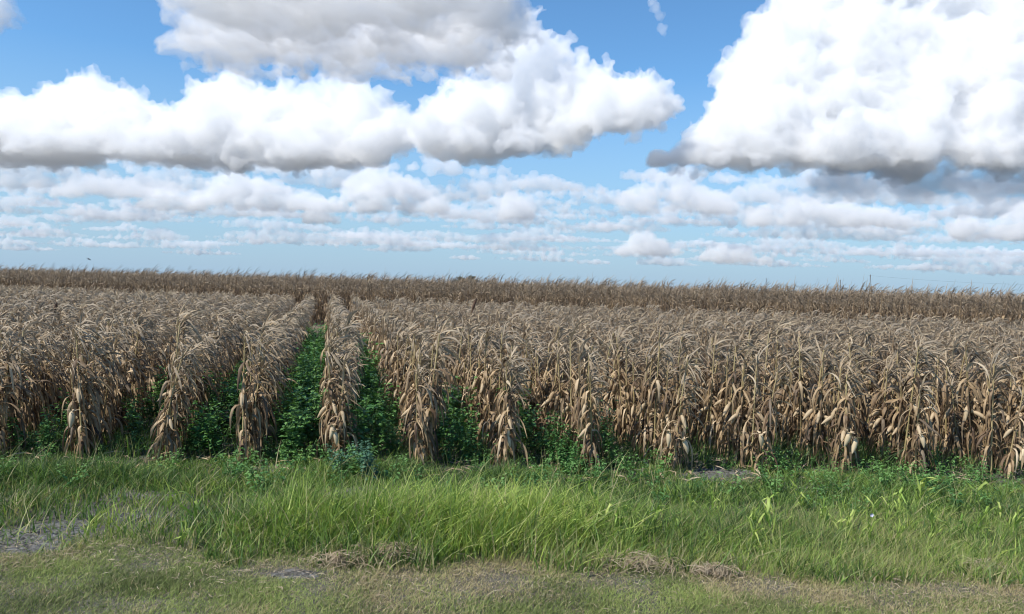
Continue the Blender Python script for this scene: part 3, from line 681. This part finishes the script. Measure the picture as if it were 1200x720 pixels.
try:
    bd = bird()
except Exception:
    bd = bpy.data.objects['bird']; m_ = bd.modifiers
    bm = bmesh.new(); bm.from_mesh(bd.data); lay = bm.verts.layers.skin.verify(); bm.to_mesh(bd.data); bm.free()
bd.data.materials.append(mb); bd.location = at(104, 304, 62); bd.rotation_euler = (R(20), R(8), R(65))

# ------------------------------------------------------------------ clouds: real scattering vapour lit by the sun
def vapour(name, dens):
    m = bpy.data.materials.new(name); m.use_nodes = True; n = m.node_tree; n.nodes.clear()
    o = n.nodes.new("ShaderNodeOutputMaterial"); v = n.nodes.new("ShaderNodeVolumeScatter")
    v.inputs['Density'].default_value = dens; v.inputs['Anisotropy'].default_value = .0; v.inputs['Color'].default_value = (1, 1, 1, 1)
    n.links.new(v.outputs[0], o.inputs['Volume']); return m
_b = bmesh.new(); bmesh.ops.create_icosphere(_b, subdivisions=2, radius=1); ICO = np.array([v.co[:] for v in _b.verts]); ICOF = np.array([[v.index for v in f.verts] for f in _b.faces]); _b.free()
def spheres(blobs, D, base, flat, zs, levels):
    """blobs in picture measures become balls of vapour at distance D, smaller balls budding from their upper sides; the underside is pressed flat at the condensation height"""
    m = D / F; zb = at(*base, D).z if base else None
    A = [(at(px, py, D + dd * m), r * m) for (px, py, r, dd) in blobs]
    allb = list(A); cur = A
    for (cnt, fr) in levels:
        nxt = []
        for (c, r) in cur:
            for _ in range(cnt):
                d = Vector((crr.gauss(0, 1), crr.gauss(0, 1), crr.gauss(.35, .9))).normalized()
                k = fr * crr.uniform(.6, 1.25)
                nxt.append((c + d * r * crr.uniform(.75, 1.0), r * k))
        allb += nxt; cur = nxt
    C_ = np.array([[c.x, c.y, c.z] for c, _ in allb]); Rr = np.array([r for _, r in allb])
    V = C_[:, None, :] + ICO[None] * Rr[:, None, None] * np.array([1, 1, zs]); V = V.reshape(-1, 3)
    if zb is not None:
        lo = V[:, 2] < zb; V[lo, 2] = zb + (V[lo, 2] - zb) * flat
    Fc = (ICOF[None] + (np.arange(len(allb)) * len(ICO))[:, None, None]).reshape(-1, 3)
    return mesh_np("cloud", V, Fc)
def cloud(name, blobs, D, base, dens, vox=1.9, disp=((60, 26), (26, 17), (11, 9), (5.5, 5)), flat=.18, zs=1.0, levels=((5, .5), (4, .5)), mid=.42, **props):
    m = D / F; o = put(name, spheres(blobs, D, base, flat, zs, levels), vapour("vapour", dens / m), **props)
    r = o.modifiers.new("remesh", 'REMESH'); r.mode = 'VOXEL'; r.voxel_size = vox * m
    for sz, st in disp:
        t = bpy.data.textures.new("billow", 'CLOUDS'); t.noise_scale = sz * m; t.noise_depth = 1; t.noise_basis = 'ORIGINAL_PERLIN'; t.noise_type = 'HARD_NOISE' if sz < 40 else 'SOFT_NOISE'
        d = o.modifiers.new("displace", 'DISPLACE'); d.texture = t; d.texture_coords = 'GLOBAL'; d.strength = st * m; d.mid_level = .5 if sz >= 40 else mid
    r = o.modifiers.new('remesh', 'REMESH'); r.mode = 'VOXEL'; r.voxel_size = vox * m * .85
    return o
crr = random.Random(21)
def fill(outline, n, rlo, rhi, depth, inset=0, tilt=0):
    """balls scattered inside a polyline band: outline is a list of (x, top, bottom)"""
    out = []
    xs = [o[0] for o in outline]
    for _ in range(n):
        x = crr.uniform(xs[0], xs[-1]); i = max(j for j in range(len(xs) - 1) if xs[j] <= x) if x < xs[-1] else len(xs) - 2
        t = (x - xs[i]) / (xs[i + 1] - xs[i]); top = outline[i][1] * (1 - t) + outline[i + 1][1] * t; bot = outline[i][2] * (1 - t) + outline[i + 1][2] * t; top += min(inset, (bot - top) * .3)
        hgt = bot - top; r = min(crr.uniform(rlo, rhi), hgt * .5)
        y = crr.uniform(top + r, max(top + r, bot - r * .4)); u = (y - top) / max(hgt, 1)
        out.append((x, y, r, crr.uniform(-1, 1) * depth * (.35 + .65 * u) + tilt * (bot - y)))
    return out
cloud("cloud", fill([(-160, 130, 195), (-80, 85, 200), (-20, 85, 200), (30, 95, 198), (60, 80, 196), (100, 62, 195), (140, 78, 195), (170, 95, 195), (205, 118, 195), (235, 75, 198), (255, 60, 200), (300, 78, 200), (350, 82, 200), (420, 80, 195), (448, 92, 182), (475, 118, 172)], 330, 12, 34, 85, 14, .5),
      5600, (250, 196), .055, label="long white cumulus with grey base filling the upper left of the sky", category="cloud")
zb_ = at(420, 84, 3300).z; over = []
for _ in range(210):
    t = crr.uniform(0, 1); dep = 2350 + 1150 * t; e = 1 - (2 * t - 1) ** 2 * .35
    px = crr.uniform(300 - 85 * e, 480 + 120 * e) + crr.gauss(0, 14); r = crr.uniform(50, 125) * e
    c = at(px, 0, dep); py = 337 + .0275 * (px - 600) - (zb_ + r * crr.uniform(.3, 1.1) - CAMZ) / dep * F
    over.append((px, py, r / dep * F, (dep - 3300) / 3300 * F))
cloud("cloud", over, 3300, (420, 84), .035, label="dark grey bellied cloud cut by the top of the picture left of centre", category="cloud")
cloud("cloud", fill([(492, 120, 165), (510, 88, 180), (535, 60, 186), (575, 55, 188), (600, 18, 188), (622, 2, 186), (645, 25, 182), (690, 48, 165), (715, 82, 150), (745, 70, 150), (772, 82, 142), (792, 95, 128)], 230, 11, 30, 75, 14, .5) + [(612, 34, 19, 0), (622, 22, 13, 5), (640, 42, 17, -8), (598, 52, 20, 10), (630, 14, 8, 0), (655, 58, 18, 0), (580, 72, 18, -10), (560, 66, 12, 0)],
      5000, (560, 184), .055, label="towering white cumulus just right of the middle of the sky", category="cloud")
crr.seed(5)
cloud("cloud", fill([(762, 176, 192), (800, 158, 200), (835, 135, 203), (858, 62, 203), (876, 15, 203), (910, -20, 203), (960, -60, 203), (1050, -90, 203), (1150, -90, 203), (1250, -80, 203), (1330, -20, 203), (1380, 60, 203)], 760, 14, 40, 60, 14, .5),
      5200, (1000, 200), .055, label="largest towering white cumulus filling the upper right corner", category="cloud")
crr.seed(6)
cloud("cloud", fill([(950, 208, 222), (1000, 188, 230), (1060, 180, 236), (1130, 180, 236), (1200, 180, 236), (1290, 180, 236)], 150, 10, 20, 70),
      6000, (1100, 232), .010, flat=.3, mid=.25, label="flat dark grey cloud shelf beneath the largest cumulus", category="cloud")
cloud("cloud", fill([(1118, 255, 278), (1140, 245, 282), (1170, 236, 284), (1200, 226, 284), (1240, 222, 284), (1290, 245, 280)], 80, 5, 14, 30),
      9000, (1180, 282), .06, 1.6, ((20, 10), (9, 7), (4.5, 4)), mid=.3, label="small bright cumulus low at the right picture edge", category="cloud")
cloud("cloud", fill([(-120, -50, 20), (-40, -60, 45), (0, -50, 40), (18, -20, 15)], 30, 12, 26, 40), 3600, (-20, 40), .02, label="faint grey cloud in the top left corner", category="cloud")
cloud("cloud", [(766, -4, 5, 0), (768, 8, 6, 0), (773, 20, 4, 5), (776, 34, 5, 0), (764, 2, 5, 4), (779, 38, 3, 0)], 5000, None, .03, 1.4, ((12, 9), (5, 5)), mid=.15, label="tiny cloud wisp in the blue gap left of the largest cumulus", category="cloud")
# named small mid-level puffs, each with its own label
for (x0, x1, top, bot, lab, dn) in [(228, 385, 188, 246, "small cumulus with bright crown left of the middle above the horizon", .045), (396, 520, 178, 250, "small ragged cumulus below the middle gap between big clouds", .05),
                                (585, 625, 216, 258, "small upright cloud puff just right of centre", .05), (722, 860, 190, 250, "small cumulus with bright left peak right of centre", .04),
                                (872, 1100, 222, 266, "long small cumulus under the grey shelf on the right", .045), (820, 905, 278, 308, "low puff close above the horizon right of centre", .045),
                                (722, 800, 266, 300, "low puff close above the horizon with one small peak", .045), (60, 205, 200, 232, "small flat grey cloud at left below the long cumulus", .035),
                                (155, 240, 220, 246, "short pale cloud bank low on the left", .035), (358, 396, 232, 262, "little bright puff left of the ragged cumulus", .05)]:
    mid = (x0 + x1) / 2; pk = x0 + (x1 - x0) * crr.uniform(.3, .55); hh = bot - top
    ol = [(x0, bot - hh * .3, bot)] + [(x0 + (x1 - x0) * t, top + hh * (.62 * min(1, abs(x0 + (x1 - x0) * t - pk) / ((x1 - x0) * .5)) + crr.uniform(-.05, .16)), bot) for t in (.15, .3, .42, .55, .7, .85)] + [(x1, bot - hh * .25, bot)]
    cloud("cloud", fill(ol, int((x1 - x0) * .7) + 14, 4, 12, 26), 9500, (mid, bot), dn * 1.2, 1.5, ((18, 9), (9, 7), (4.5, 4)), flat=.3, mid=.28, label=lab, category="cloud", group="small cumulus clouds low in the sky")
# the many little flat clouds towards the horizon
for (D, y0, y1, cnt, Lr, rr2, dn) in [(10000, 200, 240, 62, (25, 90), (5, 10), .030), (13000, 228, 268, 80, (22, 85), (3.5, 7), .030), (18000, 252, 292, 84, (20, 85), (2.6, 4.8), .026), (23000, 280, 308, 74, (20, 80), (2.0, 3.9), .03)]:
    far_b = []
    for _ in range(cnt):
        py = crr.uniform(y0, y1); px = crr.uniform(-80, 1280); L = crr.uniform(*Lr); hp = crr.choice((.8, 1.1, 1.6, 2.2))
        for j in range(int(7 + 2.7 * L / rr2[0])):
            t = crr.uniform(-1, 1); r = crr.uniform(*rr2) * (1 - .55 * abs(t))
            far_b.append((px + t * L, py + .0275 * (px + t * L - 600) - crr.random() ** 2 * rr2[1] * hp * (1 - abs(t)), r, crr.uniform(-2, 2) * r))
    cloud("clouds", far_b, D, None, dn * 1.5 * 5 / rr2[0], max(1.1, rr2[0] * .27), tuple((k * rr2[0] / 5, q * rr2[0] / 5) for k, q in ((30, 6), (11, 6), (5, 3.2))), zs=.75, mid=.2, levels=((3, .55),), kind='stuff', label={10000: "uppermost layer of small clouds beneath the big cumulus", 13000: "second layer of small clouds, halfway down to the horizon", 18000: "third layer of smaller flatter clouds nearing the horizon", 23000: "lowest thin streaks of cloud just above the corn"}[D], category="clouds")
